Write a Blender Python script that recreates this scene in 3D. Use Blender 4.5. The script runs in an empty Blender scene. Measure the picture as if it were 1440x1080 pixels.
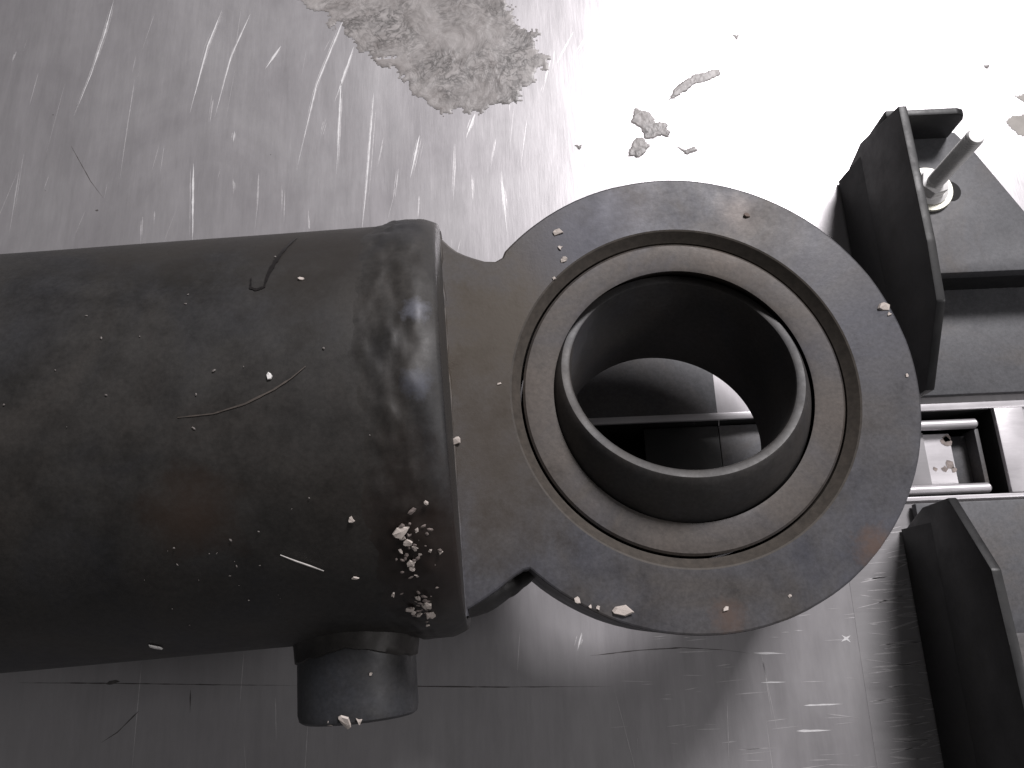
import bpy, bmesh, math, random
from mathutils import Vector, Matrix, noise
random.seed(7)
scene = bpy.context.scene
COL = scene.collection
MM = 0.001

# ------------------------------------------------------------------ camera
cam_data = bpy.data.cameras.new('camera')
cam = bpy.data.objects.new('camera', cam_data)
COL.objects.link(cam)
cam_data.sensor_width = 36.0
cam_data.lens = 36.0 * 1130.0 / 1440.0
cam_data.clip_start = 0.01
cam_data.clip_end = 20.0
cam.matrix_world = Matrix(((0.99905, 0.04272, 0.00887, 0.0),
                           (-0.03817, 0.95429, -0.29642, 0.0),
                           (-0.02113, 0.29580, 0.95502, 0.268),
                           (0, 0, 0, 1)))
scene.camera = cam

# ------------------------------------------------------------------ world and lamps
world = bpy.data.worlds.new('World')
scene.world = world
world.use_nodes = True
wb = world.node_tree.nodes['Background']
wb.inputs['Color'].default_value = (1.0, 0.975, 0.98, 1)
wb.inputs['Strength'].default_value = 0.09


def area_lamp(name, loc, target, sx, sy, watts, colour):
    ld = bpy.data.lights.new(name, 'AREA')
    ld.shape = 'RECTANGLE'
    ld.size, ld.size_y = sx, sy
    ld.energy = watts
    ld.color = colour
    o = bpy.data.objects.new(name, ld)
    COL.objects.link(o)
    o.location = loc
    o.rotation_euler = (Vector(target) - Vector(loc)).to_track_quat('-Z', 'Y').to_euler()
    return o


area_lamp('ceiling_lamp', (0.72, 1.27, 1.50), (0.05, 0.08, 0.0), 0.50, 0.46, 41, (1.0, 0.968, 0.985))
area_lamp('ceiling_lamp', (1.60, -0.25, 1.25), (0.05, 0.05, 0.0), 0.50, 0.50, 8.0, (1.0, 0.97, 0.985))

scene.view_settings.view_transform = 'Standard'
scene.view_settings.look = 'None'
scene.view_settings.exposure = 0.0
scene.view_settings.gamma = 1.0
scene.render.engine = 'CYCLES'


# ------------------------------------------------------------------ helpers
def obj(name, verts, faces, mat, parent=None, smooth=True, angle=35):
    me = bpy.data.meshes.new(name)
    me.from_pydata([(v[0] * MM, v[1] * MM, v[2] * MM) for v in verts], [], faces)
    bm = bmesh.new()
    bm.from_mesh(me)
    bmesh.ops.recalc_face_normals(bm, faces=bm.faces)
    bm.to_mesh(me)
    bm.free()
    if smooth:
        me.shade_smooth()
        me.set_sharp_from_angle(angle=math.radians(angle))
    me.materials.append(mat)
    o = bpy.data.objects.new(name, me)
    COL.objects.link(o)
    if parent:
        o.parent = parent
    return o


def tag(o, label=None, cat=None, group=None, kind=None):
    for k, v in (('label', label), ('category', cat), ('group', group), ('kind', kind)):
        if v:
            o[k] = v
    return o


def empty(name, matrix):
    e = bpy.data.objects.new(name, None)
    e.empty_display_size = 0.01
    COL.objects.link(e)
    e.matrix_world = matrix
    return e


class MB:
    def __init__(self):
        self.v, self.f = [], []

    def add(self, verts, faces):
        n = len(self.v)
        self.v += [tuple(p) for p in verts]
        self.f += [tuple(i + n for i in q) for q in faces]

    def build(self, name, mat, parent=None, **k):
        return obj(name, self.v, self.f, mat, parent, **k)


def lathe(profile, seg, closed=True, wob=None):
    """profile of (r, z) revolved about z; closed joins last to first."""
    v, f = [], []
    n = len(profile)
    for i in range(seg):
        a = 2 * math.pi * i / seg
        for j, (r, z) in enumerate(profile):
            if wob:
                r, z = wob(r, z, a, j)
            v.append((r * math.cos(a), r * math.sin(a), z))
    for i in range(seg):
        k = (i + 1) % seg
        for j in range(n if closed else n - 1):
            m = (j + 1) % n
            f.append((i * n + j, k * n + j, k * n + m, i * n + m))
    return v, f


def to_x_axis(verts, zc):
    # lathe made about z -> about the local x axis at height zc
    return [(p[2], p[0], p[1] + zc) for p in verts]


def box_bevel(x0, x1, y0, y1, z0, z1, b):
    bm = bmesh.new()
    bmesh.ops.create_cube(bm, size=1)
    for v in bm.verts:
        v.co = Vector((x0 + (v.co.x + .5) * (x1 - x0), y0 + (v.co.y + .5) * (y1 - y0), z0 + (v.co.z + .5) * (z1 - z0)))
    if b > 0:
        bmesh.ops.bevel(bm, geom=list(bm.edges), offset=b, segments=2, affect='EDGES', profile=.6)
    bm.verts.index_update()
    r = [v.co.copy() for v in bm.verts], [[v.index for v in f.verts] for f in bm.faces]
    bm.free()
    return r


def prism(poly, a0, a1, axis='z', bev=0.0):
    """extrude a 2D polygon; axis 'z': poly is (x,y); axis 'x': poly is (y,z)."""
    bm = bmesh.new()
    def P(p, h):
        return (p[0], p[1], h) if axis == 'z' else (h, p[0], p[1])
    lo = [bm.verts.new(P(p, a0)) for p in poly]
    hi = [bm.verts.new(P(p, a1)) for p in poly]
    n = len(poly)
    bm.faces.new(lo[::-1])
    bm.faces.new(hi)
    for i in range(n):
        bm.faces.new((lo[i], lo[(i + 1) % n], hi[(i + 1) % n], hi[i]))
    bmesh.ops.recalc_face_normals(bm, faces=bm.faces)
    if bev:
        bmesh.ops.bevel(bm, geom=list(bm.edges), offset=bev, segments=2, affect='EDGES', profile=.6)
    bm.verts.index_update()
    r = [v.co.copy() for v in bm.verts], [[v.index for v in f.verts] for f in bm.faces]
    bm.free()
    return r


def tube(pts, rads, seg=12, cap=True):
    v, f = [], []
    n = len(pts)
    for i, p in enumerate(pts):
        p = Vector(p)
        t = (Vector(pts[min(i + 1, n - 1)]) - Vector(pts[max(i - 1, 0)])).normalized()
        ref = Vector((0, 0, 1)) if abs(t.z) < .9 else Vector((1, 0, 0))
        s = t.cross(ref).normalized()
        w = s.cross(t)
        for k in range(seg):
            a = 2 * math.pi * k / seg
            v.append(p + (s * math.cos(a) + w * math.sin(a)) * rads[i])
    for i in range(n - 1):
        for k in range(seg):
            m = (k + 1) % seg
            f.append((i * seg + k, i * seg + m, (i + 1) * seg + m, (i + 1) * seg + k))
    if cap:
        f.append(tuple(range(seg))[::-1])
        f.append(tuple(range((n - 1) * seg, n * seg)))
    return v, f


# ------------------------------------------------------------------ materials
def M(name):
    m = bpy.data.materials.new(name)
    m.use_nodes = True
    return m, m.node_tree.nodes, m.node_tree.links, m.node_tree.nodes['Principled BSDF']


def tex_noise(nt, links, scale, detail=4, rough=.6, stretch=None, rot=0, dist=0):
    tc = nt.new('ShaderNodeTexCoord')
    mp = nt.new('ShaderNodeMapping')
    links.new(tc.outputs['Object'], mp.inputs['Vector'])
    if stretch:
        mp.inputs['Scale'].default_value = stretch
    mp.inputs['Rotation'].default_value = (0, 0, rot)
    n = nt.new('ShaderNodeTexNoise')
    n.inputs['Scale'].default_value = scale
    n.inputs['Detail'].default_value = detail
    n.inputs['Roughness'].default_value = rough
    n.inputs['Distortion'].default_value = dist
    links.new(mp.outputs['Vector'], n.inputs['Vector'])
    return n.outputs['Fac']


def ramp(nt, links, fac, stops):
    r = nt.new('ShaderNodeValToRGB')
    el = r.color_ramp.elements
    while len(el) < len(stops):
        el.new(.5)
    for e, (p, c) in zip(el, stops):
        e.position = p
        e.color = (*c, 1) if len(c) == 3 else c
    links.new(fac, r.inputs['Fac'])
    return r.outputs['Color']


def mixc(nt, links, fac, a, b, mode='MIX'):
    m = nt.new('ShaderNodeMix')
    m.data_type = 'RGBA'
    m.blend_type = mode
    for sock, val in ((m.inputs[0], fac), (m.inputs[6], a), (m.inputs[7], b)):
        if isinstance(val, (int, float)):
            sock.default_value = val
        elif isinstance(val, tuple):
            sock.default_value = (*val, 1)
        else:
            links.new(val, sock)
    return m.outputs[2]


def bump(nt, links, bsdf, height, strength, dist, prev=None):
    b = nt.new('ShaderNodeBump')
    b.inputs['Strength'].default_value = strength
    b.inputs['Distance'].default_value = dist
    links.new(height, b.inputs['Height'])
    if prev:
        links.new(prev, b.inputs['Normal'])
    links.new(b.outputs['Normal'], bsdf.inputs['Normal'])
    return b.outputs['Normal']


def g(x):
    return (x, x, x)


def steel_sheet(name, lo, hi, metallic, r0, r1, stretch, rot=0.0, tint=(1, .962, .995), wide=.55, wr=.66):
    """scuffed metal: a tight lobe and a wide lobe mixed, both broken up by brushing and smears"""
    m, nt, lk, b = M(name)
    big = tex_noise(nt, lk, 14, 6, .62, dist=.8)
    brushed = tex_noise(nt, lk, 240, 6, .75, stretch=stretch, rot=rot)
    smear = tex_noise(nt, lk, 75, 8, .72, stretch=tuple(1 + (q - 1) * .82 for q in stretch), rot=rot + .05, dist=.3)
    c1 = ramp(nt, lk, big, [(.3, tuple(lo * t for t in tint)), (.7, tuple(hi * t for t in (tint[0], tint[1] * 1.015, tint[2])))])
    c2 = ramp(nt, lk, brushed, [(.25, g(.84)), (.75, g(1.0))])
    c3 = ramp(nt, lk, smear, [(.28, g(.91)), (.55, g(1.0)), (.75, g(1.05))])
    col = mixc(nt, lk, 1.0, mixc(nt, lk, 1.0, c1, c2, 'MULTIPLY'), c3, 'MULTIPLY')
    lk.new(col, b.inputs['Base Color'])
    b.inputs['Metallic'].default_value = metallic
    lk.new(ramp(nt, lk, smear, [(.3, g(r0)), (.7, g(r1))]), b.inputs['Roughness'])
    n1 = bump(nt, lk, b, brushed, .16, .0002)
    fine = tex_noise(nt, lk, 900, 3, .6, stretch=stretch, rot=rot + .15)
    nrm = bump(nt, lk, b, fine, .14, .0001, n1)
    b2 = nt.new('ShaderNodeBsdfPrincipled')
    lk.new(col, b2.inputs['Base Color'])
    b2.inputs['Metallic'].default_value = metallic
    b2.inputs['Roughness'].default_value = wr
    lk.new(nrm, b2.inputs['Normal'])
    mx = nt.new('ShaderNodeMixShader')
    lk.new(ramp(nt, lk, big, [(.25, g(wide - .12)), (.75, g(wide + .12))]), mx.inputs['Fac'])
    lk.new(b.outputs[0], mx.inputs[1])
    lk.new(b2.outputs[0], mx.inputs[2])
    outn = [n for n in nt if n.type == 'OUTPUT_MATERIAL'][0]
    lk.new(mx.outputs[0], outn.inputs['Surface'])
    return m


MAT = {}
MAT['bench'] = steel_sheet('scuffed_sheet_steel', .54, .61, .86, .28, .39, (1, .10, 1), .12)
MAT['plate'] = steel_sheet('darker_scratched_steel', .34, .44, .35, .34, .5, (.08, 1, 1), .05, wide=.75)
MAT['bright'] = steel_sheet('bright_steel', .66, .78, .7, .28, .42, (.2, 1, 1))


def oxide(name, base, brown, blue, rough, grime=.5, metallic=.25, spots=None):
    """dark oiled steel: mottled black with brown dust and bluish bare areas"""
    m, nt, lk, b = M(name)
    big = tex_noise(nt, lk, 22, 5, .62, dist=.8)
    mid = tex_noise(nt, lk, 95, 6, .7)
    fine = tex_noise(nt, lk, 900, 4, .7)
    c = ramp(nt, lk, big, [(.32, blue), (.5, base), (.68, brown)])
    c = mixc(nt, lk, grime, c, ramp(nt, lk, mid, [(.3, g(.45)), (.62, g(1.25))]), 'MULTIPLY')
    c = mixc(nt, lk, .6, c, ramp(nt, lk, fine, [(.3, g(.6)), (.7, g(1.3))]), 'MULTIPLY')
    for pos, rad, colr, amt in (spots or []):
        tc = nt.new('ShaderNodeTexCoord')
        vm = nt.new('ShaderNodeVectorMath')
        vm.operation = 'DISTANCE'
        lk.new(tc.outputs['Object'], vm.inputs[0])
        vm.inputs[1].default_value = tuple(x * MM for x in pos)
        add = nt.new('ShaderNodeMath')
        add.operation = 'MULTIPLY_ADD'
        lk.new(mid if rad > 6 else tex_noise(nt, lk, 420, 4, .7), add.inputs[0])
        add.inputs[1].default_value = rad * MM * 1.6
        lk.new(vm.outputs['Value'], add.inputs[2])
        mr = nt.new('ShaderNodeMapRange')
        mr.inputs['From Min'].default_value = rad * MM * 1.9
        mr.inputs['From Max'].default_value = rad * MM * 1.0
        mr.inputs['To Max'].default_value = amt
        lk.new(add.outputs[0], mr.inputs['Value'])
        c = mixc(nt, lk, mr.outputs[0], c, colr)
    lk.new(c, b.inputs['Base Color'])
    b.inputs['Metallic'].default_value = metallic
    lk.new(ramp(nt, lk, mid, [(.3, g(rough - .1)), (.7, g(rough + .14))]), b.inputs['Roughness'])
    n1 = bump(nt, lk, b, mid, .10, .0005)
    bump(nt, lk, b, fine, .13, .00012, n1)
    return m


MAT['barrel'] = oxide('black_scale_barrel', (.034, .0318, .030), (.040, .0355, .0318), (.028, .028, .0305), .54,
                      spots=[((-113, -26, 101), 11, (.050, .030, .020), .6), ((-125, 38, 92), 16, (.036, .032, .028), .7), ((-95, 45, 84), 26, (.038, .033, .029), .6), ((-84, 30, 98), 24, (.036, .031, .027), .7)])
MAT['eye'] = oxide('blued_steel_eye', (.076, .074, .080), (.082, .072, .064), (.065, .067, .084), .47, .3,
                   spots=[((-48, 20, 71), 36, (.072, .058, .043), .9), ((-52, -14, 71), 28, (.064, .052, .041), .8), ((-22, 44, 71), 16, (.058, .060, .080), .7), ((-10, 52, 71), 14, (.082, .082, .10), .6),
                          ((2, -56, 71), 5, (.12, .075, .055), .6), ((40, -43, 71), 6, (.13, .075, .05), .6),
                          ((22, 48, 71), 7, (.13, .105, .09), .6)])
MAT['race'] = oxide('dusty_bearing_steel', (.082, .071, .064), (.095, .078, .066), (.066, .064, .072), .50, .35)
MAT['ring'] = oxide('ground_bearing_steel', (.054, .050, .048), (.062, .054, .048), (.046, .046, .050), .50, .4, .1)
MAT['weld'] = oxide('rough_weld_metal', (.035, .0325, .0305), (.042, .0365, .032), (.030, .030, .0325), .50, .35, .05,
                    spots=[((-64.5, 12.5, 107.4), 3.4, (.22, .23, .28), .5), ((-65, -4, 108.8), 3.6, (.13, .14, .18), .5),  # bluish glints on the bead painted as pale spots
                           ((-66, -38, 95), 24, (.022, .014, .011), .85)])
MAT['port'] = oxide('dark_blue_grey_boss', (.042, .044, .050), (.046, .044, .043), (.036, .040, .046), .48, .3)
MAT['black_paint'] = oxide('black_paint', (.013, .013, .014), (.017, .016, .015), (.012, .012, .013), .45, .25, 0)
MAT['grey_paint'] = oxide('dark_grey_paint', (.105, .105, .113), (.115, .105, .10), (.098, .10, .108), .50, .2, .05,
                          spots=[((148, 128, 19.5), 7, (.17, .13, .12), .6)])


def plain(name, col, rough, metallic=0.0, var=.35, scale=500, bstr=.2):
    m, nt, lk, b = M(name)
    f = tex_noise(nt, lk, scale, 4, .65)
    lo = tuple(c * (1 - var) for c in col)
    hi = tuple(min(1, c * (1 + var * .6)) for c in col)
    lk.new(ramp(nt, lk, f, [(.3, lo), (.7, hi)]), b.inputs['Base Color'])
    b.inputs['Roughness'].default_value = rough
    b.inputs['Metallic'].default_value = metallic
    if bstr:
        bump(nt, lk, b, f, bstr, .0002)
    return m


MAT['chip'] = plain('pale_paint_chip', (.62, .55, .50), .6)
MAT['chip_white'] = plain('white_paint_chip', (.80, .78, .76), .5, var=.1)
MAT['brown_chip'] = plain('rust_crumb', (.16, .12, .10), .7)
MAT['zinc'] = plain('zinc_plated_steel', (.90, .89, .88), .36, .0, .12, 300, .05)
MAT['washer'] = plain('cream_zinc_washer', (.70, .69, .60), .38, .6, .15, 200, .08)
MAT['scratch'] = plain('bright_scratch', (.95, .93, .94), .5, .3, .12, 900, .1)
MAT['faint'] = plain('faint_scratch', (.74, .72, .73), .45, .6, .15, 900, .1)
MAT['dark_mark'] = plain('dark_scribe_mark', (.10, .092, .09), .6)
MAT['oil'] = plain('dried_oil_run', (.014, .012, .012), .35)
MAT['tan_scratch'] = plain('tan_scratch', (.085, .070, .060), .6)
MAT['crumb'] = plain('pinkish_brown_crumb', (.30, .25, .23), .65, 0, .6)
MAT['speck'] = plain('dull_speck', (.20, .18, .17), .6)
MAT['sliver'] = plain('dull_sliver', (.42, .40, .38), .5, .3)
MAT['dust'] = plain('brown_dust', (.060, .050, .041), .65)
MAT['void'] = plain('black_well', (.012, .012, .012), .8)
MAT['stain'] = plain('grey_stain', (.40, .375, .345), .6, 0, .2, 120, .1)

m, nt, lk, b = M('dried_residue')
f1 = tex_noise(nt, lk, 60, 6, .65, dist=1.5)
f2 = tex_noise(nt, lk, 700, 4, .7)
L1 = tex_noise(nt, lk, 75, 5, .62, dist=1.2)
L2 = tex_noise(nt, lk, 170, 3, .6, dist=1.4)
msk = tex_noise(nt, lk, 45, 3, .5)
c = ramp(nt, lk, f1, [(.30, (.27, .245, .235)), (.5, (.40, .375, .365)), (.75, (.50, .475, .465))])
k1 = ramp(nt, lk, L1, [(.40, g(1)), (.47, g(.55)), (.50, g(.30)), (.53, g(.6)), (.60, g(1))])
k2 = ramp(nt, lk, L2, [(.44, g(1)), (.49, g(.45)), (.52, g(.5)), (.57, g(1))])
mk = ramp(nt, lk, msk, [(.42, g(.0)), (.62, g(.9))])
c = mixc(nt, lk, mixc(nt, lk, .5, mk, g(.35)), c, mixc(nt, lk, 1.0, c, k1, 'MULTIPLY'))
c = mixc(nt, lk, mk, c, mixc(nt, lk, 1.0, c, k2, 'MULTIPLY'))
c = mixc(nt, lk, .5, c, ramp(nt, lk, f2, [(.3, g(.85)), (.7, g(1.05))]), 'MULTIPLY')
lk.new(c, b.inputs['Base Color'])
b.inputs['Roughness'].default_value = .42
n1 = bump(nt, lk, b, f2, .15, .0002)
bump(nt, lk, b, L1, .35, .0012, n1)
MAT['residue'] = m

# ------------------------------------------------------------------ bench
SX0, SX1, SY0, SY1 = 24.0, 160.5, 38.0, 67.0     # slot in the bench
B0, B1, B2, B3 = -420.0, 420.0, -330.0, 520.0
mb = MB()
xs = [B0, SX0, SX1, B1]
ys = [B2, SY0, SY1, B3]
grid = [(x, y, 0) for y in ys for x in xs]
faces = []
for j in range(3):
    for i in range(3):
        if i == 1 and j == 1:
            continue
        faces.append((j * 4 + i, j * 4 + i + 1, (j + 1) * 4 + i + 1, (j + 1) * 4 + i))
mb.add(grid, faces)
# slot walls
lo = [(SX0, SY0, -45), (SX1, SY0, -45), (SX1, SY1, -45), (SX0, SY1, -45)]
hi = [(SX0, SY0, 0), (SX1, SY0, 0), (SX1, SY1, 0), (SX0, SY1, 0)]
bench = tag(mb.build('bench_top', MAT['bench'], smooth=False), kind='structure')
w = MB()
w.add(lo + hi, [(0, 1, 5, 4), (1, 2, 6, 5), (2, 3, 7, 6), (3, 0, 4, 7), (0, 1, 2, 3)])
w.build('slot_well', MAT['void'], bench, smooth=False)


def ribbon(mbx, pts, width, z, taper=True, jag=.25):
    """a thin tapering stroke lying on the bench"""
    P = []
    for i in range(len(pts) - 1):
        a, c2 = Vector((*pts[i], 0)), Vector((*pts[i + 1], 0))
        n = max(2, int((c2 - a).length / 2.0))
        for k in range(n):
            P.append(a.lerp(c2, k / n))
    P.append(Vector((*pts[-1], 0)))
    n = len(P)
    v, f = [], []
    for i, p in enumerate(P):
        t = (P[min(i + 1, n - 1)] - P[max(i - 1, 0)]).normalized()
        s = Vector((-t.y, t.x, 0))
        u = i / (n - 1)
        wd = width * (min(1, 5 * u + .1) * min(1, 2.0 * (1 - u) + .05) if taper else 1) * (1 + random.uniform(-jag, jag))
        off = random.uniform(-.1, .1) * width
        q = p + s * off
        v += [(q.x + s.x * wd / 2, q.y + s.y * wd / 2, z), (q.x - s.x * wd / 2, q.y - s.y * wd / 2, z)]
        if i:
            f.append((2 * i - 2, 2 * i - 1, 2 * i + 1, 2 * i))
    mbx.add(v, f)


STROKES = [[(-161.3, 257.4), (-163.1, 241.4), (-166.5, 220.8), (-171.1, 201.6)], [(-115.7, 249.3), (-120.3, 232.0), (-125.0, 200.2)],
           [(-103.8, 246.9), (-110.4, 226.2), (-115.0, 198.0)], [(-121.8, 177.5), (-119.4, 144.0)],
           [(-63.4, 248.1), (-75.3, 210.7), (-81.7, 172.3)], [(-60.7, 228.6), (-68.0, 202.0)], [(-65.5, 213.5), (-66.3, 170.0)],
           [(-52.4, 206.1), (-54.6, 166.3), (-56.3, 143.8)], [(-3.3, 168.3), (-2.1, 141.2)], [(-90.4, 230.3), (-96.2, 219.6)],
           [(-106.7, 191.1), (-106.9, 186.3)], [(70.1, -8.7), (80.1, -9.3)], [(71.2, -17.5), (78.9, -17.6)],
           [(83.4, -24.6), (95.5, -24.6)], [(80.2, -31.8), (91.0, -31.9)], [(-12.7, 194.2), (-16.5, 183.1)], [(-34.4, 185.6), (-38.0, 167.0)],
           [(16.5, -0.6), (14.8, -5.9)]]
FAINT = [[(-148.6, 219.8), (-149.5, 190.1), (-150.0, 163.5)], [(-116.1, 212.9), (-117.4, 185.2)], [(-70.7, 197.3), (-73.6, 184.5)],
         [(-48.2, 186.4), (-50.8, 170.8)], [(-4.0, 187.2), (-7.4, 168.5)], [(-106.0, 172.0), (-105.0, 161.2)],
         [(-189.1, 187.4), (-188.8, 145.9)], [(-198.5, 234.6), (-199.3, 228.4)], [(-135.0, 159.7), (-134.6, 150.7)],
         [(-139.6, 156.9), (-138.5, 143.5)], [(18.3, 219.1), (13.1, 199.3)], [(29.1, 232.2), (19.5, 213.9)], [(39.6, 238.7), (25.2, 215.3)],
         [(-25.6, 228.4), (-31.5, 211.7)], [(-75.5, 144.8), (-76.5, 156.8)], [(-95.9, 173.1), (-95.9, 148.8)],
         [(-86.2, 169.5), (-85.8, 148.2)], [(-42.7, 173.4), (-44.7, 152.2)], [(-34.5, 160.7), (-35.1, 148.7)],
         [(-20.7, 181.7), (-22.2, 154.0)], [(-14.1, 172.0), (-14.0, 150.6)]]
DARK = [[(-162.8, -8.9), (-132.1, -10.2), (-100.4, -11.8), (-73.3, -13.0)], [(-73.3, -13.0), (-36.4, -14.6), (-10.7, -15.8), (24.8, -16.9)],
        [(18.7, -7.6), (34.5, -6.5), (48.0, -6.3), (61.3, -7.5), (69.0, -8.8)], [(-123.3, -18.7), (-129.4, -24.6), (-134.2, -27.5)],
        [(-170.5, 188.0), (-160.8, 171.7), (-155.3, 164.4)], [(-107.5, -13.0), (-107.1, -19.9)]]
s1, s2, s3 = MB(), MB(), MB()
def hairs(mbx, p, n, spread, w0, w1, z):
    for k in range(n):
        off = random.gauss(0, spread)
        a_, b_ = random.uniform(0, .35), random.uniform(.6, 1)
        q = [Vector((*t_, 0)) for t_ in p]
        pts_ = []
        for t_ in [a_ + (b_ - a_) * i_ / 6 for i_ in range(7)]:
            u_ = t_ * (len(q) - 1)
            i_ = min(int(u_), len(q) - 2)
            r_ = q[i_].lerp(q[i_ + 1], u_ - i_)
            pts_.append((r_.x + off, r_.y))
        ribbon(mbx, pts_, random.uniform(w0, w1), z + .002 * k, jag=.5)


for p in STROKES:
    vert = abs(p[0][1] - p[-1][1]) > abs(p[0][0] - p[-1][0])
    ribbon(s1, p, random.uniform(.35, .65), .06, jag=.45)
    hairs(s2, p, 5 if vert else 1, .55 if vert else .05, .15, .45, .045)
for x, y in ((99.6, -5.5),):  # star highlight painted as two crossing bright strokes
    ribbon(s1, [(x - 1.6, y - .9), (x + 1.5, y + .8)], .9, .066)
    ribbon(s1, [(x - 1.2, y + 1.1), (x + 1.3, y - 1.2)], .8, .068)
for p in FAINT:
    hairs(s2, p, 3, .3, .15, .4, .045)
for k in range(90):
    x, y = random.uniform(-200, 95), random.uniform(-60, 262)
    L_ = random.choice((4, 6, 10, 16, 24, 34)) * random.uniform(.7, 1.3)
    a = math.radians(random.gauss(-97 + (y - 150) * -.06, 5))
    ribbon(s2, [(x, y), (x + L_ * math.cos(a), y + L_ * math.sin(a))], random.uniform(.08, .32), .05)
for k in range(60):
    x, y = random.uniform(20, 100), random.uniform(-46, 5)
    L_ = random.uniform(2, 12)
    a = math.radians(random.gauss(0, 4))
    ribbon(s2, [(x, y), (x + L_ * math.cos(a), y + L_ * math.sin(a))], random.uniform(.1, .3), .05)
for p in DARK:
    ribbon(s3, p, .3, .07, taper=True, jag=.6)
ribbon(s3, [(-134.5, -10.2), (-132.6, -9.9), (-130.2, -9.6)], 1.5, .074)
for k in range(8):
    x, y = random.uniform(-200, 100), random.uniform(-46, 262)
    r = random.uniform(.15, .6)
    n = 6
    a0 = random.random() * 6
    s3.add([(x + r * random.uniform(.5, 1.2) * math.cos(a0 + 6.283 * i / n), y + r * random.uniform(.5, 1.2) * math.sin(a0 + 6.283 * i / n), .08) for i in range(n)], [tuple(range(n))])
for nm, mbx, mt in (('scratches', s1, 'scratch'), ('fine_scratches', s2, 'faint'), ('scribe_marks', s3, 'dark_mark')):
    tag(mbx.build(nm, MAT[mt], bench, smooth=False), kind='stuff')

# thin scratched strip, darker than the bench, under the lower bracket
v, f = prism([(103.6, 36.5), (101.8, -160), (260, -160), (260, 36.5)], .004, .09)
plate = obj('darker_strip', v, f, MAT['plate'], smooth=False)
tag(plate, 'thin darker scratched strip under the lower black bracket, edge showing beside the eye', 'plate')
s4 = MB()
for k in range(120):
    x, y = random.uniform(103.5, 124), random.uniform(-46, 30)
    L_ = min(random.uniform(2, 14), 126 - x)
    a = math.radians(random.gauss(2, 7))
    ribbon(s4, [(x, y), (x + L_ * math.cos(a), y + L_ * math.sin(a))], random.uniform(.12, .55), .12)
tag(s4.build('scratches', MAT['faint'], plate, smooth=False), kind='stuff')

# ------------------------------------------------------------------ clamp guide in the slot
guide = empty('clamp_guide', Matrix.Translation((0.095, 0.0525, 0)))
tag(guide, 'bright steel sliding guide with two round rails in the slot between the brackets', 'guide')


def gpart(name, vf, mat, **k):
    v, f = vf
    return obj(name, [(p[0] - 95, p[1] - 52.5, p[2]) for p in v], f, mat, guide, **k)


# frame around the slot: four bars
gpart('frame_bar', box_bevel(22, 172, 67.02, 69.4, -3, 1.2, .3), MAT['bright'])
gpart('frame_bar', box_bevel(22, 172, 36.6, 37.98, -3, 1.2, .3), MAT['bright'])
gpart('frame_bar', box_bevel(160.6, 170.4, 38.1, 66.9, -5, 1.6, .5), MAT['bright'])
for yy in (62.8, 40.6):
    gpart('rail', tube([(95, yy, -3), (155.6, yy, -3), (156.3, yy, -3)], [1.75, 1.75, 1.1], 20), MAT['bright'])
gpart('slider_plate', box_bevel(42.5, 148, 42.8, 60.4, -10, -6.2, .3), MAT['bright'])
gpart('slider_block', box_bevel(42.5, 68.4, 38.6, 66.2, -12, -4.5, .4), MAT['black_paint'])  # shaded half of the block, its shade put into the colour
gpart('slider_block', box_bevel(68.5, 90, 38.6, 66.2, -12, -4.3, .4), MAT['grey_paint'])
gpart('added_dark_sheet', box_bevel(20, 67.5, 69.5, 112, .01, .5, .1), MAT['grey_paint'])  # added dark sheet, dims the bench seen through the bore
gpart('slider_strap', box_bevel(128, 138.5, 42.4, 60.8, -6.15, -5.2, .2), MAT['plate'])
gpart('end_lip', prism([(42.2, -11), (61, -11), (61, -3.2), (42.2, -3.2)], 155.2, 156.6, axis='x', bev=.2), MAT['grey_paint'])
gpart('end_web', box_bevel(148.1, 155.1, 43, 60, -11, -9.5, .2), MAT['grey_paint'])
st = MB()
for (x, y, r) in ((146, 49.5, 1.7), (144.2, 48, 1.2), (147.2, 47.8, 1.1), (141, 48.2, .8), (146.5, 57.5, 1.8), (147, 58.6, 1.4)):
    n = 9
    st.add([(x - 95 + r * random.uniform(.6, 1.2) * math.cos(6.283 * i / n), y - 52.5 + r * random.uniform(.6, 1.2) * math.sin(6.283 * i / n), -6.1) for i in range(n)], [tuple(range(n))])
tag(obj('stain_spots', st.v, st.f, MAT['crumb'], guide, smooth=False), kind='stuff')


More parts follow.
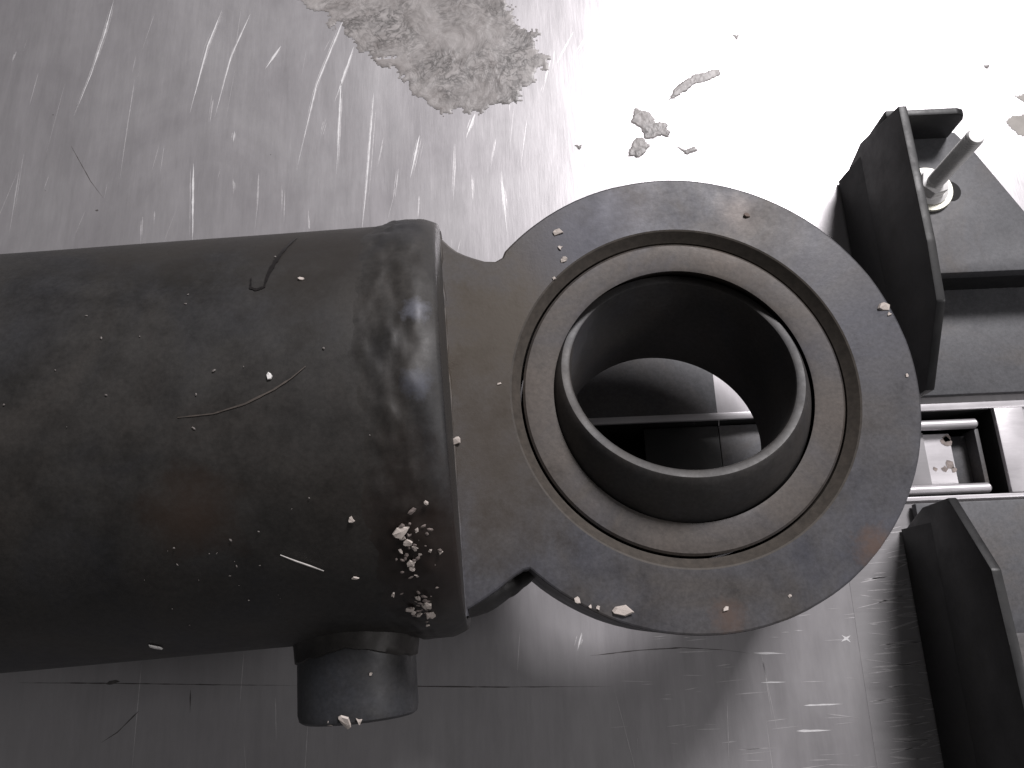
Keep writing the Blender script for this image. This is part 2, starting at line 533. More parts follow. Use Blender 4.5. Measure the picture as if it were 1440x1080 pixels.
# ------------------------------------------------------------------ brackets (mirrored across the slot)
def bracket(sgn, y_mid, label):
    """sgn +1: beyond the slot, -1: nearer the viewer's feet"""
    root = empty('bracket', Matrix.Translation((0.1242, y_mid * MM, 0)))
    tag(root, label, 'bracket', 'brackets either side of the slot')

    def Y(d):
        return sgn * d

    def part(name, vf, mat, **k):
        v, f = vf
        return obj(name, v, f, mat, root, **k)
    # side flange, outline in the (y, z) plane
    prof = [(14.2, .3), (14.2, 30), (37, 46), (56, 47.5), (103.5, 47.5), (109, 19), (104.5, .3)]
    if sgn < 0:
        prof = [(24.0, .9), (19.2, 14), (18.8, 30), (40.5, 45), (60, 46), (101, 47), (108, 19), (104, .9)]
    part('side_flange', prism([(Y(a), z) for a, z in prof], 0, 2.8, axis='x', bev=.55), MAT['black_paint'])
    # lower strip of the flange is a wedge, sloped outward so it shades lighter
    d0 = 19.6 if sgn > 0 else 16.6
    ya, yb = Y(prof[0][0] + (2.5 if sgn > 0 else .4)), Y(104.6)
    fv = [(-1.7, ya, .95), (-.02, ya, 17.5), (-.02, ya, .95), (-1.7, yb, .95), (-.02, yb, 17.5), (-.02, yb, .95)]
    part('foot_strip', (fv, [(0, 1, 2), (3, 5, 4), (0, 3, 4, 1), (1, 4, 5, 2), (2, 5, 3, 0)]), MAT['black_paint'], smooth=False)
    # low base plate and raised rear plate with its riser
    part('base_plate', prism([(2.9, Y(d0)), (110, Y(d0)), (110, Y(61.5)), (2.9, Y(61.5))], .95, 4, bev=.4), MAT['grey_paint'])
    hx, hy, hr = 23.0, 88.0, 4.0
    outer = [(2.9, Y(57.4)), (110, Y(57.4)), (110, Y(66)), (58, Y(66)), (52, Y(77)), (38.5, Y(104)), (33.5, Y(111.5)), (2.9, Y(111.5))]
    part('raised_plate', prism(outer, 14.5, 19.5, bev=.6), MAT['grey_paint'])
    part('riser', prism([(2.95, Y(57.6)), (109, Y(57.6)), (109, Y(60.6)), (2.95, Y(60.6))], 4.02, 14.45), MAT['black_paint'])
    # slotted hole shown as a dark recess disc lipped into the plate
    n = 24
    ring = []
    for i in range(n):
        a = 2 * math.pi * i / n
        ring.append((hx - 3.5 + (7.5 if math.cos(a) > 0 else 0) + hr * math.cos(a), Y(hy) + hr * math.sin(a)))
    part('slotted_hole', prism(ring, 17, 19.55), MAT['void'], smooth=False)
    # rear upstand
    up = [(2.9, 19.5), (2.9, 34), (27, 34), (29.4, 33), (30.5, 30.4), (30.5, 19.5)]
    bmv, bmf = prism([(a, z) for a, z in up], 0, 2.4, axis='x', bev=.5)
    bmv = [(p[1], Y(111.4) - sgn * p[0], p[2]) for p in bmv]
    part('rear_upstand', (bmv, bmf), MAT['black_paint'])
    return root


br_up = bracket(+1, 52.0, 'black bracket with a bolt standing in it, beyond the slot')
br_lo = bracket(-1, 52.0, 'black bracket on the darker strip, nearer side of the slot')


def bolt(x, y, z, tipx, tipy, tipz, label):
    root = empty('bolt', Matrix.Translation((x * MM, y * MM, z * MM)))
    tag(root, label, 'bolt', 'bolts in the brackets')
    wv, wf = lathe([(3.6, .05), (8.2, .05), (8.4, .5), (8.2, 1.3), (3.6, 1.5)], 40)
    obj('washer', wv, wf, MAT['washer'], root)
    # flanged hex nut
    nv, nf = prism([(5.0 * math.cos(math.pi / 3 * i + .3), 5.0 * math.sin(math.pi / 3 * i + .3)) for i in range(6)], 2.6, 6.4, bev=.5)
    nut = obj('nut', nv, nf, MAT['zinc'], root)
    fv, ff = lathe([(2.0, 1.52), (6.3, 1.52), (6.4, 2.0), (5.2, 2.9), (2.0, 3.0)], 36)
    obj('nut_flange', fv, ff, MAT['zinc'], nut)
    # threaded stud as a helix of ridges
    L_ = tipz - z
    d = Vector(((tipx - x), (tipy - y), L_))
    h = d.length
    q = Vector((0, 0, 1)).rotation_difference(d.normalized())
    v, f = [], []
    seg, pitch = 20, 1.0
    nst = int(h / (pitch / 4))
    for i in range(nst + 1):
        zz = i * pitch / 4
        for k in range(seg):
            ph = (zz / pitch - k / seg) % 1.0
            tri = abs(ph * 2 - 1)
            r = 2.45 + .5 * tri
            if zz < 1:
                r = 2.4
            if zz > h - 1.2:
                r = min(r, 2.9 - (zz - h + 1.2) * .55)
            a = 2 * math.pi * k / seg
            v.append(q @ Vector((r * math.cos(a), r * math.sin(a), zz)))
    for i in range(nst):
        for k in range(seg):
            m2 = (k + 1) % seg
            f.append((i * seg + k, i * seg + m2, (i + 1) * seg + m2, (i + 1) * seg + k))
    f.append(tuple(range(nst * seg, nst * seg + seg)))
    obj('threaded_stud', v, f, MAT['zinc'], root, angle=60)
    return root


bolt(143.6, 140.5, 19.6, 143.6, 140.5, 52, 'zinc plated bolt with nut and washer standing in the upper bracket')
bolt(147.0, -37.0, 19.6, 147.0, -37.0, 50, 'zinc plated bolt at the frame edge in the lower bracket')

# ------------------------------------------------------------------ hydraulic cylinder end
LM = Matrix(((0.998286, -0.048333, 0.033008, 0.0400765),
             (0.049042, 0.998576, -0.021005, 0.0591913),
             (-0.031945, 0.022588, 0.999234, 0.0001544),
             (0, 0, 0, 1)))
cyl = empty('hydraulic_cylinder', LM)
tag(cyl, 'black hydraulic cylinder end with round bearing eye lying on the steel bench', 'hydraulic cylinder')
ZC = 54.0
R = 54.0

# barrel
prof = [(0, -330), (40, -330), (53, -330), (54, -329)] + [(54, -329 + i * 6) for i in range(1, 42)] + [(54, -74), (53.6, -70), (46, -69.5), (0.5, -69.5)]


def wob_b(r, z, a, j):
    if r > 50:
        r += .18 * noise.noise(Vector((math.cos(a) * 2.2, math.sin(a) * 2.2, z * .02)))
    return r, z


v, f = lathe(prof, 128, closed=False, wob=wob_b)
obj('barrel', to_x_axis(v, ZC), f, MAT['barrel'], cyl)

# weld bead at the barrel's end (rippled ring)
wp = []
for i in range(29):
    t = i / 28
    x = -79.0 + 19.0 * t
    u = min(1, t / .62)
    r = 53.9 + 1.25 * (u * u * (3 - 2 * u)) - (1.5 * ((t - .72) / .28) ** 2 if t > .72 else 0)
    wp.append((r, x))
wp += [(53.3, -59.8), (52.4, -59.75), (44, -59.75), (34, -59.8), (22, -59.85), (8, -59.85), (.4, -59.85)]


def wob_w(r, z, a, j):
    if j < 29:
        t = j / 28
        env = math.sin(math.pi * min(1, t * 1.02)) ** 1.3 if 0 < t < .98 else 0
        arc = a * 54
        ripple = math.sin((arc * .75 + 5 * (t - .5) ** 2 * 6)) * .07
        lump = noise.fractal(Vector((math.cos(a) * 11, math.sin(a) * 11, z * .22)), 1, 2, 4) * .62
        th = math.degrees(a) - 90
        for bx, bt, bh in ((-64.2, -13.5, 1.0), (-65.2, 4.0, .9), (-65, -24, .4), (-66, 40, .8), (-66, 47, .7), (-65, 62, .8), (-67, -38, .5)):
            # a runs from +y (0) over the top (90): th>0 lies toward -y
            r += bh * math.exp(-((z - bx) / 2.6) ** 2 - ((th - bt) / 4.2) ** 2)
        r += env * (ripple + lump)
        z += env * .5 * noise.noise(Vector((math.cos(a) * 6, math.sin(a) * 6, 3.1)))
    return r, z


v, f = lathe(wp, 300, closed=False, wob=wob_w)
obj('weld_bead', to_x_axis(v, ZC), f, MAT['weld'], cyl, angle=55)

# eye lug: ring and neck in one forging
ZT, ZB = 71.0, 34.5
REYE = 60.0
a_up = math.atan2(42.1, -42.8)
a_dn = math.atan2(-41.0, -43.8)
NP = 150
out = []
span = a_up - a_dn
for i in range(NP + 1):
    a = a_dn + span * i / NP
    r = REYE + .12 * noise.noise(Vector((math.cos(a) * 5, math.sin(a) * 5, 0))) + .05 * noise.noise(Vector((math.cos(a) * 30, math.sin(a) * 30, 0)))
    out.append((r * math.cos(a), r * math.sin(a)))
neck_u = [(-43.6, 40.4), (-45.6, 39.4), (-48.3, 39.7), (-50.8, 40.7), (-53.4, 41.9), (-55.6, 43.2), (-57.4, 44.9), (-58.8, 46.6), (-60.2, 48.4)]
neck_d = [(-45.2, -41.2), (-47.2, -42.2), (-49.4, -43.6), (-51.8, -45.2), (-54.2, -46.6), (-56.6, -47.8), (-58.6, -48.8), (-60.2, -49.4)]
out = out + neck_u + neck_d[::-1]
NO = len(out)


def inset(poly, d):
    r = []
    n = len(poly)
    for i in range(n):
        p0, p1, p2 = Vector(poly[i - 1]), Vector(poly[i]), Vector(poly[(i + 1) % n])
        e1, e2 = (p1 - p0).normalized(), (p2 - p1).normalized()
        nn = (Vector((-e1.y, e1.x)) + Vector((-e2.y, e2.x)))
        nn.normalize()
        q = p1 + nn * d
        if p1.x <= -60:
            q.x = p1.x
        r.append((q.x, q.y))
    return r


bm = bmesh.new()
levels = [(.55, ZB), (.16, ZB + .16), (0, ZB + .55), (0, (ZT + ZB) / 2), (0, ZT - .55), (.16, ZT - .16), (.55, ZT)]
loops = []
for d, z in levels:
    loops.append([bm.verts.new((p[0], p[1], z)) for p in (inset(out, d) if d else out)])
for k in range(len(loops) - 1):
    for i in range(NO):
        m2 = (i + 1) % NO
        bm.faces.new((loops[k][i], loops[k][m2], loops[k + 1][m2], loops[k + 1][i]))
SEG = 160


def circ(r, z):
    return [bm.verts.new((r * math.cos(2 * math.pi * i / SEG), r * math.sin(2 * math.pi * i / SEG), z)) for i in range(SEG)]


bore = [circ(44.9, ZT), circ(44.45, ZT - .2), circ(42.5, ZT - 2.3), circ(42.15, ZT - 2.6), circ(42.1, ZT - 8), circ(42.1, ZB + 8), circ(42.5, ZB + 2.3), circ(44.9, ZB)]
for k in range(len(bore) - 1):
    for i in range(SEG):
        m2 = (i + 1) % SEG
        bm.faces.new((bore[k][i], bore[k + 1][i], bore[k + 1][m2], bore[k][m2]))
for lo_, cr in ((loops[-1], bore[0]), (loops[0], bore[-1])):
    es = []
    for lp in (lo_, cr):
        for i in range(len(lp)):
            e = bm.edges.get((lp[i], lp[(i + 1) % len(lp)]))
            es.append(e)
    bmesh.ops.triangle_fill(bm, use_beauty=True, edges=es)
bm.verts.index_update()
V_ = [v.co.copy() for v in bm.verts]
F_ = [[v.index for v in f_.verts] for f_ in bm.faces]
bm.free()
lug = obj('eye_lug', V_, F_, MAT['eye'], cyl, angle=14)
lug.data.materials.append(MAT['dust'])
for pl_ in lug.data.polygons:
    cc = [lug.data.vertices[i].co for i in pl_.vertices]
    rr_ = [math.hypot(q.x, q.y) / MM for q in cc]
    if max(rr_) < 44.95 and min(rr_) > 42 and cc[0].z / MM > 60:
        pl_.material_index = 1

# fillet weld where the neck meets the barrel's end
pts, rd = [], []
for i in range(61):
    t = i / 60
    y = -50.5 + 100 * t
    pts.append((-60.1 + .45 * noise.noise(Vector((y * .12, 0, 0))), y, ZT - .55 + .35 * noise.noise(Vector((y * .2, 7, 0)))))
    rd.append(.85 + .35 * noise.noise(Vector((y * .35, 3, 1))))
v, f = tube(pts, rd, 10)
obj('neck_weld', v, f, MAT['eye'], cyl, angle=70)
pts, rd = [], []
for i in range(25):
    t = i / 24
    pts.append((-61.5 + 18 * t, -45.5 + 5 * t * t + .5 * noise.noise(Vector((t * 7, 5, 0))), ZT - 7.5 - 6 * t))
    rd.append(6.2 - 3.6 * t + .6 * noise.noise(Vector((t * 8, 3, 1))))
v, f = tube(pts, rd, 16)
obj('neck_weld', v, f, MAT['weld'], cyl, angle=70)

# spherical bearing: outer race and tilted inner ring
RS = 36.3
hw = 14.0
rp = [(RS if abs(h) < .01 else math.sqrt(RS * RS - h * h) + .12, ZC + h) for h in [-hw + 2 * hw * i / 14 for i in range(15)]]
rp = [(r, z + 1.0) for r, z in rp]
r_in = rp[-1][0]
race_p = rp + [(r_in + 1.1, ZC + hw + 1.25), (40.9, ZC + hw + 1.2), (41.5, ZC + hw + .7), (41.5, ZC - hw + .7), (40.9, ZC - hw + .8)]
v, f = lathe(race_p, 160)
obj('bearing_race', v, f, MAT['race'], cyl, angle=35)

ra = math.radians(17.1)
H2, RO, RI = 18.4, 31.2, 28.6
ip = [(RI, -H2 + .6), (RI, H2 - .7), (RI + .25, H2 - .25), (RI + .8, H2), (RO - .3, H2), (RO, H2 - .25)]
for i in range(1, 22):
    h = H2 - .25 - (2 * H2 - .5) * i / 22
    ip.append((math.sqrt(max(1, 36.18 ** 2 - h * h)), h))
ip += [(RO, -H2 + .25), (RO - .3, -H2), (RI + .6, -H2)]
v, f = lathe(ip, 160)
rm = Matrix.Rotation(-ra, 3, 'X')
v = [rm @ Vector(p) + Vector((-.3, 0, ZC)) for p in v]
obj('bearing_inner_ring', v, f, MAT['ring'], cyl, angle=35)

# port boss on the barrel's side
bp = [(0.4, 50), (14.6, 50), (14.7, 70.2), (14.3, 71.6), (13.4, 72.2), (9.5, 72.2), (9.3, 71), (9.3, 60), (.4, 60)]
v, f = lathe(bp, 72, closed=False)


def to_port(p):
    return (p[0] - 88.4, -p[2], p[1] + ZC)


boss = obj('port_boss', [to_port(p) for p in v], f, MAT['port'], cyl)
wp2 = []
for i in range(13):
    t = i / 12
    wp2.append((20.4 - 5.2 * math.sin(t * math.pi / 2) ** .8, 48.4 + 7.4 * t * t + 1.0 * t))
wp2.append((14.3, wp2[-1][1] + .25))


def wob_p(r, z, a, j):
    # the fillet follows the barrel's curve: away from the barrel's side line it starts lower
    dz = r * math.sin(a)
    drop = 54 - math.sqrt(max(0, 54 * 54 - dz * dz))
    t = j / 12
    z -= drop * (1 - t * .75)
    z += t * t * (2.8 * abs(math.cos(a)) - 1.2 + .5 * noise.noise(Vector((math.cos(a) * 4, math.sin(a) * 4, 9))))
    t = min(t, 1)
    if 0 < j < 12:
        r += .5 * noise.noise(Vector((math.cos(a) * 5, math.sin(a) * 5, t * 3)))
    return r, z


v, f = lathe(wp2, 96, closed=False, wob=wob_p)
obj('port_weld', [to_port(p) for p in v], f, MAT['barrel'], boss, angle=60)


def on_barrel(x, th, rr=54.1):
    t = math.radians(th)
    return Vector((x, rr * math.sin(t), ZC + rr * math.cos(t))), Vector((0, math.sin(t), math.cos(t)))


# marks on the barrel: curved tan scratch, oil run
def barrel_stroke(name, pts, width, mat):
    mbx = MB()
    P = []
    for i in range(len(pts) - 1):
        for k in range(6):
            t = k / 6
            P.append((pts[i][0] * (1 - t) + pts[i + 1][0] * t, pts[i][1] * (1 - t) + pts[i + 1][1] * t))
    P.append(pts[-1])
    n = len(P)
    v, f = [], []
    for i, (x, th) in enumerate(P):
        u = i / (n - 1)
        p, nn = on_barrel(x, th, 54.2)
        q, _ = on_barrel(*P[min(i + 1, n - 1)], 54.2)
        o, _ = on_barrel(*P[max(i - 1, 0)], 54.2)
        s = (q - o).normalized().cross(nn)
        w_ = width * (.35 + .65 * math.sin(math.pi * min(max(u, .03), .97))) * random.uniform(.6, 1.3)
        v += [p + s * w_ / 2, p - s * w_ / 2]
        if i:
            f.append((2 * i - 2, 2 * i - 1, 2 * i + 1, 2 * i))
    mbx.add(v, f)
    return mbx.build(name, mat, cyl, smooth=False)


barrel_stroke('curved_scratch', [(-113.9, -7.2), (-106.7, -7.0), (-100.2, -5.4), (-94.4, -2.8), (-90.7, -0.5), (-87.7, 2.0)], .4, MAT['tan_scratch'])
barrel_stroke('oil_run', [(-93.5, 49.3), (-95.2, 40.5), (-96.3, 34.6), (-97.2, 29.5), (-97.6, 25.1)], 1.0, MAT['oil'])
barrel_stroke('oil_run', [(-97.4, 28), (-97.6, 24.6), (-99.2, 23.8), (-100.6, 24.6), (-100.9, 28)], .8, MAT['oil'])

# tiny specks and slivers clinging to the barrel: too small to pick apart
SP = [(-134.9, 19.5), (-130.6, 12.9), (-122.6, 12.5), (-139.1, 5.7), (-128.3, -1.0), (-110.1, -2.5), (-106.6, 2.6), (-114.0, 20.9), (-114.0, 23.9),
      (-110.7, -9.8), (-100.5, 3.0), (-117.7, -36.0), (-117.9, -40.3), (-110.9, -38.2), (-106.0, -35.3), (-106.0, -42.1), (-100.0, -33.8),
      (-122.2, -53.4), (-120.5, -60.4), (-105.7, -52.8), (-96.7, 36.8), (-84.0, 5.9), (-75.3, -14.4), (-88.8, -27.0)]
SP += [(random.uniform(-150, -62), random.uniform(-65, 50)) for _ in range(2)]
SP += [(random.gauss(-110, 9), random.gauss(-42, 8)) for _ in range(12)]
sm = MB()
for i, (x, th) in enumerate(SP):
    p, nn = on_barrel(x, th, 54.25)
    tx = Vector((1, 0, 0))
    ty = nn.cross(tx)
    r = random.uniform(.18, .36) if i < 24 else random.uniform(.1, .24)
    el = random.choice((1, 1, 1.6, 2.4)) if i < 94 else random.uniform(1, 3.5)
    a0 = random.random() * 6.28
    pts = []
    for k in range(5):
        a = 6.283 * k / 5
        dx, dy = r * el * .7 * math.cos(a) * random.uniform(.7, 1.2), r * .8 * math.sin(a) * random.uniform(.7, 1.2)
        pts.append(p + tx * (dx * math.cos(a0) - dy * math.sin(a0)) + ty * (dx * math.sin(a0) + dy * math.cos(a0)))
    sm.add(pts + [p + nn * r * .5], [(k, (k + 1) % 5, 5) for k in range(5)])
tag(sm.build('dust_specks', MAT['speck'], cyl, smooth=False), kind='stuff')

# ------------------------------------------------------------------ loose chips
_chip_meshes = {}


def chip_mesh(key, elong, mat):
    me = bpy.data.meshes.new('paint_chip')
    n = random.choice((6, 7, 8))
    lo_, hi_ = [], []
    for k in range(n):
        a = 2 * math.pi * k / n + random.uniform(-.25, .25)
        rr = random.uniform(.4, 1.15)
        x, y = rr * math.cos(a) * elong, rr * math.sin(a)
        lo_.append((x, y, -.1))
        hi_.append((x * .88 + random.uniform(-.05, .05), y * .88, .28 + random.uniform(-.12, .2)))
    v = lo_ + hi_ + [(random.uniform(-.2, .2), random.uniform(-.2, .2), .42)]
    f = [tuple(range(n))[::-1]] + [(k, (k + 1) % n, n + (k + 1) % n, n + k) for k in range(n)] + [(n + k, n + (k + 1) % n, 2 * n) for k in range(n)]
    me.from_pydata(v, [], f)
    me.materials.append(mat)
    return me


def chip(pos, nn, size, elong, label, group, mat='chip', name='paint_chip', lean=.25):
    me = chip_mesh(None, elong, MAT[mat])
    o = bpy.data.objects.new(name, me)
    COL.objects.link(o)
    nn = (nn + Vector((random.uniform(-lean, lean), random.uniform(-lean, lean), 0))).normalized()  # lies a little askew
    q = nn.to_track_quat('Z', 'Y').to_matrix().to_4x4()
    s = size * .58 * MM
    o.matrix_world = LM @ Matrix.Translation(pos * MM) @ q @ Matrix.Rotation(random.random() * 6.28, 4, 'Z') @ Matrix.Diagonal((s, s, s * .8, 1))
    tag(o, label, 'chip', group)
    return o


UP = [(-71.0, -35.9, 2.6, 1.5), (-69.8, -38.8, 2.0, 1.2), (-68.2, -40.5, 1.6, 1.2), (-67.6, -42.2, 1.3, 1.4), (-65.3, -41.0, 1.5, 1.3),
      (-69.5, -44.4, 1.6, 1.3), (-69.5, -46.0, 1.5, 1.2), (-67.5, -36.0, 1.1, 1.1), (-63.2, -42.1, 1.0, 1), (-70.6, -37.5, 1.4, 1.3), (-67.0, -38.2, .9, 1.5), (-71.4, -41, 1.0, 1.3), (-68.6, -48, 1.0, 1.2)]
UPL = {(-71.0, -35.9): 'largest pale chip in the upper cluster on the weld', (-69.8, -38.8): 'second largest pale chip in the upper cluster, just under the largest',
       (-63.2, -42.1): 'rightmost small chip of the upper cluster on the weld', (-65.3, -41.0): 'pale chip next to the rightmost one of the upper cluster',
       (-68.6, -48): 'lowest small chip of the upper cluster on the weld'}
for x, th, s, e in UP:
    p, nn = on_barrel(x, th, 55.6)
    chip(p, nn, s, e, UPL.get((x, th), 'small pale paint chip in the upper cluster on the weld above the port'), 'upper chip cluster on the weld')
DN = [(-67.7, -58.6, 2.4, 1.4), (-67.6, -63.2, 2.6, 1.3), (-71.4, -59.8, 1.6, 1.3), (-70.7, -61.2, 1.2, 1.4), (-68.6, -68.7, 1.0, 1), (-69.2, -55.5, 1.3, 1.2), (-69.8, -62.6, 1.4, 1.2)]
DNL = {(-67.7, -58.6): 'upper of the two large pale chips in the lower cluster on the weld', (-67.6, -63.2): 'lower of the two large pale chips in the lower cluster on the weld',
       (-68.6, -68.7): 'lowest tiny chip of the lower cluster on the weld', (-71.4, -59.8): 'leftmost pale chip of the lower cluster on the weld'}
for x, th, s, e in DN:
    p, nn = on_barrel(x, th, 55.6)
    chip(p, nn, s, e, DNL.get((x, th), 'small pale paint chip in the lower cluster on the weld beside the port'), 'lower chip cluster on the weld')
for x, th, s, e, lab, mt in [
        (-95.1, .4, 1.4, 1.2, 'brightest white paint chip alone on top of the barrel near the curved scratch', 'chip_white'),
        (-89.6, 26.4, 1.2, 1.3, 'small pale chip on the barrel right of the dark oil run', 'chip'),
        (-131.4, -70.2, 1.6, 2.2, 'long pale chip low on the barrel near its lower edge', 'chip_white'),
        (-65.0, -29.8, 1.3, 1.4, 'single pale chip on the weld just above the upper cluster', 'chip'),
        (-74.6, -53.8, 1.3, 1.2, 'single pale chip left of the lower cluster on the weld', 'chip'),
        (-80.7, -33.0, 1.3, 1.2, 'dull chip on the barrel left of the upper cluster', 'chip'),
        (-82.0, -48.6, 1.2, 1.3, 'small pale chip on the barrel above the port boss', 'chip'),
        (-59.9, -8.9, 2.0, 2.2, 'long pale chip on the seam between weld and neck', 'chip')]:
    p, nn = on_barrel(x, th, 54.25 if x < -75 else (55.6 if x < -62 else 52.5))
    if x > -60.5:
        p = Vector((-59.4, -8.3, 71.6))
        nn = Vector((0, 0, 1))
    chip(p, nn, s, e, lab, 'single chips on the barrel', mt)
EC = [(-28.5, 46.4, 2.3, 1.3, 'largest pale chip in the row across the upper left of the eye face'), (-27.9, 41.8, 1.3, 1, 'second pale chip down in the row on the upper left of the eye face'),
      (-27.5, 38.4, 1.8, 1.2, 'third pale chip down in the row, at the edge of the eye bore'), (-30.5, 33.1, 1.2, 1, 'small pale chip on the left rim of the eye bore'),
      (55.5, 18.3, 2.6, 1.4, 'white chip at the right rim of the eye beside the upper bracket'), (56.3, 15.9, 1.2, 1, 'small chip just below the white chip at the right rim of the eye'),
      (-24.1, -52.3, 3.2, 1.9, 'long white paint flake on the lower left rim of the eye'), (-33.3, -49.3, 1.5, 1.2, 'leftmost small chip on the lower left rim of the eye'),
      (-30.4, -50.9, 1.1, 1, 'tiny chip left in the pair beside the long flake on the eye rim'), (-28.6, -51.4, 1.1, 1, 'tiny chip right in the pair beside the long flake on the eye rim'),
      (1.4, -54.3, 1.4, 1.3, 'small pale chip alone at the bottom of the eye face'), (17.2, -52.6, .9, 1, 'tiny pale chip at the lower right of the eye face'),
      (57.2, -1.1, .8, 1.6, 'tiny pale chip near the right edge of the eye face'), (-47.3, 5.4, .9, 1.3, 'tiny pale chip on the neck left of the bearing')]
for x, y, s, e, lab in EC:
    chip(Vector((x, y, 71.12)), Vector((0, 0, 1)), s, e, lab, 'chips on the eye face', 'chip')
chip(Vector((23.7, 47.3, 71.15)), Vector((0, 0, 1)), 1.7, 1.1, 'small brown rust crumb on the upper right of the eye face', 'chips on the eye face', 'brown_chip', 'rust_crumb')
for dx, dz, s, e, lab in [(-.5, 9.9, 2.2, 1.9, 'ragged pale paint flake on the lower rim of the port boss, larger one'), (-4.6, 9.4, 1.6, 1.2, 'smaller pale flake left of the larger one on the port boss rim'),
                          (2.4, 10.2, 1.4, 1.2, 'small pale flake right of the larger one on the port boss rim')]:
    chip(Vector((-88.4 + dx, -71.5, ZC + math.sqrt(14.4 ** 2 - dx * dx) + dz - 10.0)), Vector((dx * .05, -.45, .9)), s, e, lab, 'flakes on the port rim', 'chip')
chip(Vector((-83, -61.5, ZC + 14.0)), Vector((.2, 0, 1)), 1.0, 1, 'tiny pale chip on the side of the port boss', 'flakes on the port rim')

# crumbs of the same flaking paint around the two clusters, too small to pick apart
cm = MB()
for i in range(46):
    if i < 26:
        x, th = random.gauss(-68.6, 1.9), random.gauss(-40.5, 4.2)
    else:
        x, th = random.gauss(-69.2, 1.7), random.gauss(-59.5, 4.0)
    p, nn = on_barrel(x, th, 55.75)
    tx = Vector((1, 0, 0))
    ty = nn.cross(tx)
    r = random.uniform(.2, .62)
    el = random.uniform(1, 2.2)
    a0 = random.random() * 6.28
    pts = []
    for k in range(6):
        a = 6.283 * k / 6
        dx, dy = r * el * math.cos(a) * random.uniform(.6, 1.2), r * math.sin(a) * random.uniform(.6, 1.2)
        pts.append(p + tx * (dx * math.cos(a0) - dy * math.sin(a0)) + ty * (dx * math.sin(a0) + dy * math.cos(a0)))
    cm.add(pts + [p + nn * r * .35], [(k, (k + 1) % 6, 6) for k in range(6)])
tag(cm.build('paint_crumbs', MAT['crumb'], cyl, smooth=False), kind='stuff')

# thin metal sliver lying on the barrel
p0, n0 = on_barrel(-96.4, -39.8, 54.7)
p1, n1 = on_barrel(-88.2, -45.2, 54.7)
v, f = tube([p0, p0.lerp(p1, .35) + n0 * .12, p0.lerp(p1, .7), p1], [.10, .2, .2, .12], 8)
sl = obj('metal_sliver', v, f, MAT['sliver'])
sl.matrix_world = LM
tag(sl, 'thin straight bright metal sliver lying on the lower side of the barrel', 'sliver')

# ------------------------------------------------------------------ dried residue on the bench


def inside(x, y, poly):
    c_ = False
    n = len(poly)
    for i in range(n):
        x1, y1 = poly[i]
        x2, y2 = poly[i - 1]
        if (y1 > y) != (y2 > y) and x < (x2 - x1) * (y - y1) / (y2 - y1) + x1:
            c_ = not c_
    return c_


def crust(name, poly, step, jitter, hmin, hmax, fr, label, group=None, holes=.0, mat='residue'):
    xs_ = [p[0] for p in poly]
    ys_ = [p[1] for p in poly]
    x0, x1, y0, y1 = min(xs_) - jitter, max(xs_) + jitter, min(ys_) - jitter, max(ys_) + jitter
    cx, cy = sum(xs_) / len(xs_), sum(ys_) / len(ys_)
    nx, ny = int((x1 - x0) / step) + 2, int((y1 - y0) / step) + 2
    keep = {}
    verts, faces_ = [], []

    def ins(i, j):
        x, y = x0 + i * step, y0 + j * step
        d = Vector((x * .22, y * .22, 1.5))
        wx = x + jitter * (noise.noise(d) + .6 * noise.noise(d * 3.3))
        wy = y + jitter * (noise.noise(d + Vector((9, 3, 0))) + .6 * noise.noise(d * 3.3 + Vector((2, 8, 0))))
        if not inside(wx, wy, poly):
            return False
        if holes and noise.fractal(Vector((x * .18, y * .18, 4)), 1, 2, 3) > holes:
            return False
        return True
    grid_ = [[ins(i, j) for j in range(ny)] for i in range(nx)]

    def vid(i, j):
        if (i, j) not in keep:
            x, y = x0 + i * step, y0 + j * step
            edge = 0
            for a in (-1, 0, 1):
                for b_ in (-1, 0, 1):
                    ii, jj = i + a, j + b_
                    if not (0 <= ii < nx and 0 <= jj < ny) or not grid_[ii][jj]:
                        edge = 1
            q = Vector((x * fr, y * fr, .3))
            q += Vector((noise.noise(q * 1.7), noise.noise(q * 1.7 + Vector((5, 5, 5))), 0)) * .7
            ridge = 1 - abs(noise.noise(q)) * 2.2
            crk = abs(noise.noise(q * 2.3 + Vector((3, 1, 0))))
            h = hmin + (hmax - hmin) * max(0, .35 + .35 * ridge + .3 * min(crk * 2.2, .6))
            keep[(i, j)] = len(verts)
            verts.append((x - cx + random.uniform(-.2, .2) * step, y - cy + random.uniform(-.2, .2) * step, .02 if edge else h))
        return keep[(i, j)]
    for i in range(nx - 1):
        for j in range(ny - 1):
            if grid_[i][j] and grid_[i + 1][j] and grid_[i][j + 1] and grid_[i + 1][j + 1]:
                faces_.append((vid(i, j), vid(i + 1, j), vid(i + 1, j + 1), vid(i, j + 1)))
    o = obj(name, verts, faces_, MAT[mat], angle=60)
    o.location = (cx * MM, cy * MM, .00009)
    tag(o, label, 'residue', group)
    return o


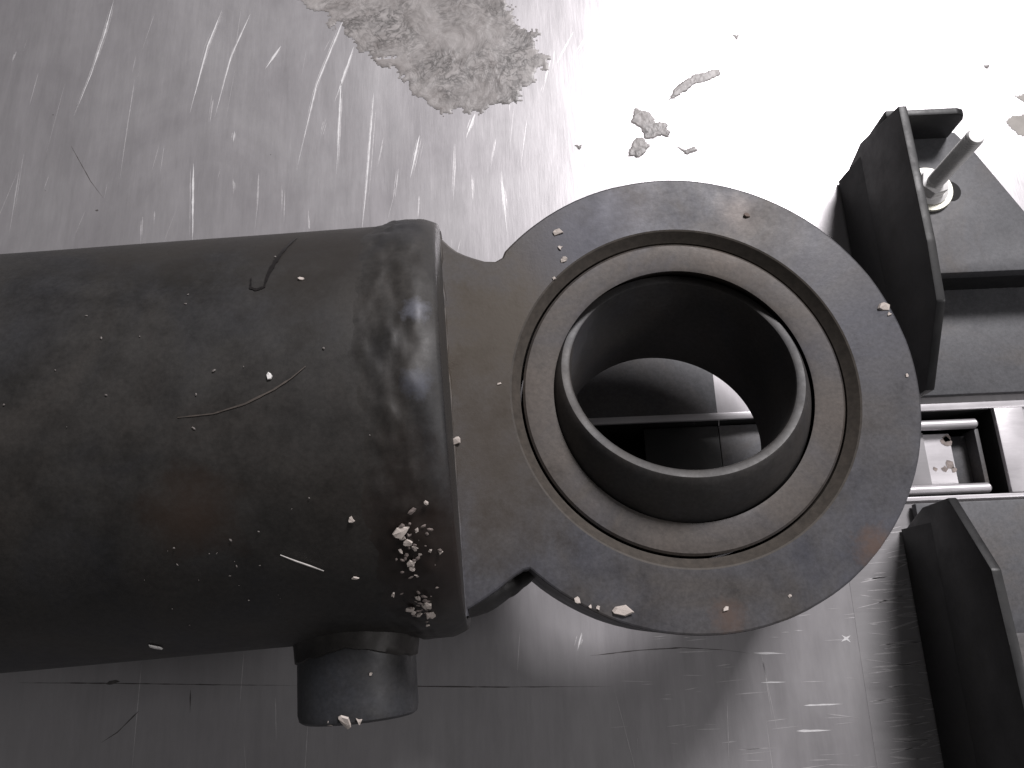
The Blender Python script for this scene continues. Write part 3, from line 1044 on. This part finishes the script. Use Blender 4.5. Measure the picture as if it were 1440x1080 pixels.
crust('dried_residue', [(-86.1, 264.0), (-82.5, 248.5), (-72.1, 243.3), (-60.1, 228.6), (-51.4, 220.2), (-41.4, 218.3), (-42.8, 210.6), (-31.6, 201.7),
                        (-25.5, 194.8), (-3.8, 195.3), (6.3, 203.0), (11.3, 209.3), (17.3, 215.7), (14.0, 229.6), (7.6, 235.2), (1.5, 248.0), (-4.6, 264)],
      .55, 4.6, .03, .32, .10, 'large grey brown patch of crinkled dried residue on the bench')
FL = [([(62.3, 195.7), (67.2, 197.4), (73.2, 202.0), (80.5, 204.9), (85.8, 206.9), (83.9, 209.7), (79.6, 209.3), (73.9, 208.2), (69.9, 204.8), (66.3, 202.3)],
       'long slanting flake of grey residue in the bright glare on the bench'),
      ([(49.1, 193.4), (55.7, 191.5), (57.4, 186.6), (62.0, 185.4), (59.7, 180.7), (52.6, 178.5), (51.2, 184.3), (47.3, 187.0)],
       'ragged flake of grey residue just above the top of the eye'),
      ([(47, 179.2), (52.2, 179.9), (54.4, 176.3), (49.8, 170.8), (45.0, 172.0)], 'small ragged residue flake below the ragged flake above the eye'),
      ([(62.6, 176.1), (67.0, 174.0), (70.8, 175.2), (72.6, 172.9), (67.4, 171.1)], 'thin curved residue flake closest to the top of the eye'),
      ([(58.8, 185.0), (62.6, 182.6), (61.5, 179.0), (57.5, 181)], 'tiny residue flake right of the ragged flake above the eye'),
      ([(91.0, 225.2), (95, 226), (93.1, 222.3)], 'tiny dark crumb of residue near the top edge of the bench glare'),
      ([(25, 178.3), (28.6, 178.3), (27.0, 175.4)], 'tiny crumb of residue in the glare left of the ragged flake'),
      ([(186.6, 205.9), (190, 206.1), (188.4, 203.4)], 'tiny crumb of residue at the far right of the bench')]
for k, (poly, lab) in enumerate(FL):
    crust('residue_flake', poly, .35, .5 if k > 2 else .9, .03, .28, .3, lab, 'residue flakes in the glare')
for poly, lab in (([(194.2, 192.8), (197.1, 191.0), (203.0, 192.9), (215, 190), (212, 180), (201.4, 185.9), (198.0, 188.7)], 'grey stain on the bench at the right edge, farther one'),
                  ([(189.9, 179.5), (193.0, 182.5), (199.4, 182.8), (206.0, 178.0), (200.5, 171.4), (193.6, 173.2)], 'round grey stain on the bench right of the bolt')):
    crust('bench_stain', poly, .5, .3, .02, .05, .2, lab, 'stains at the right edge', mat='stain')
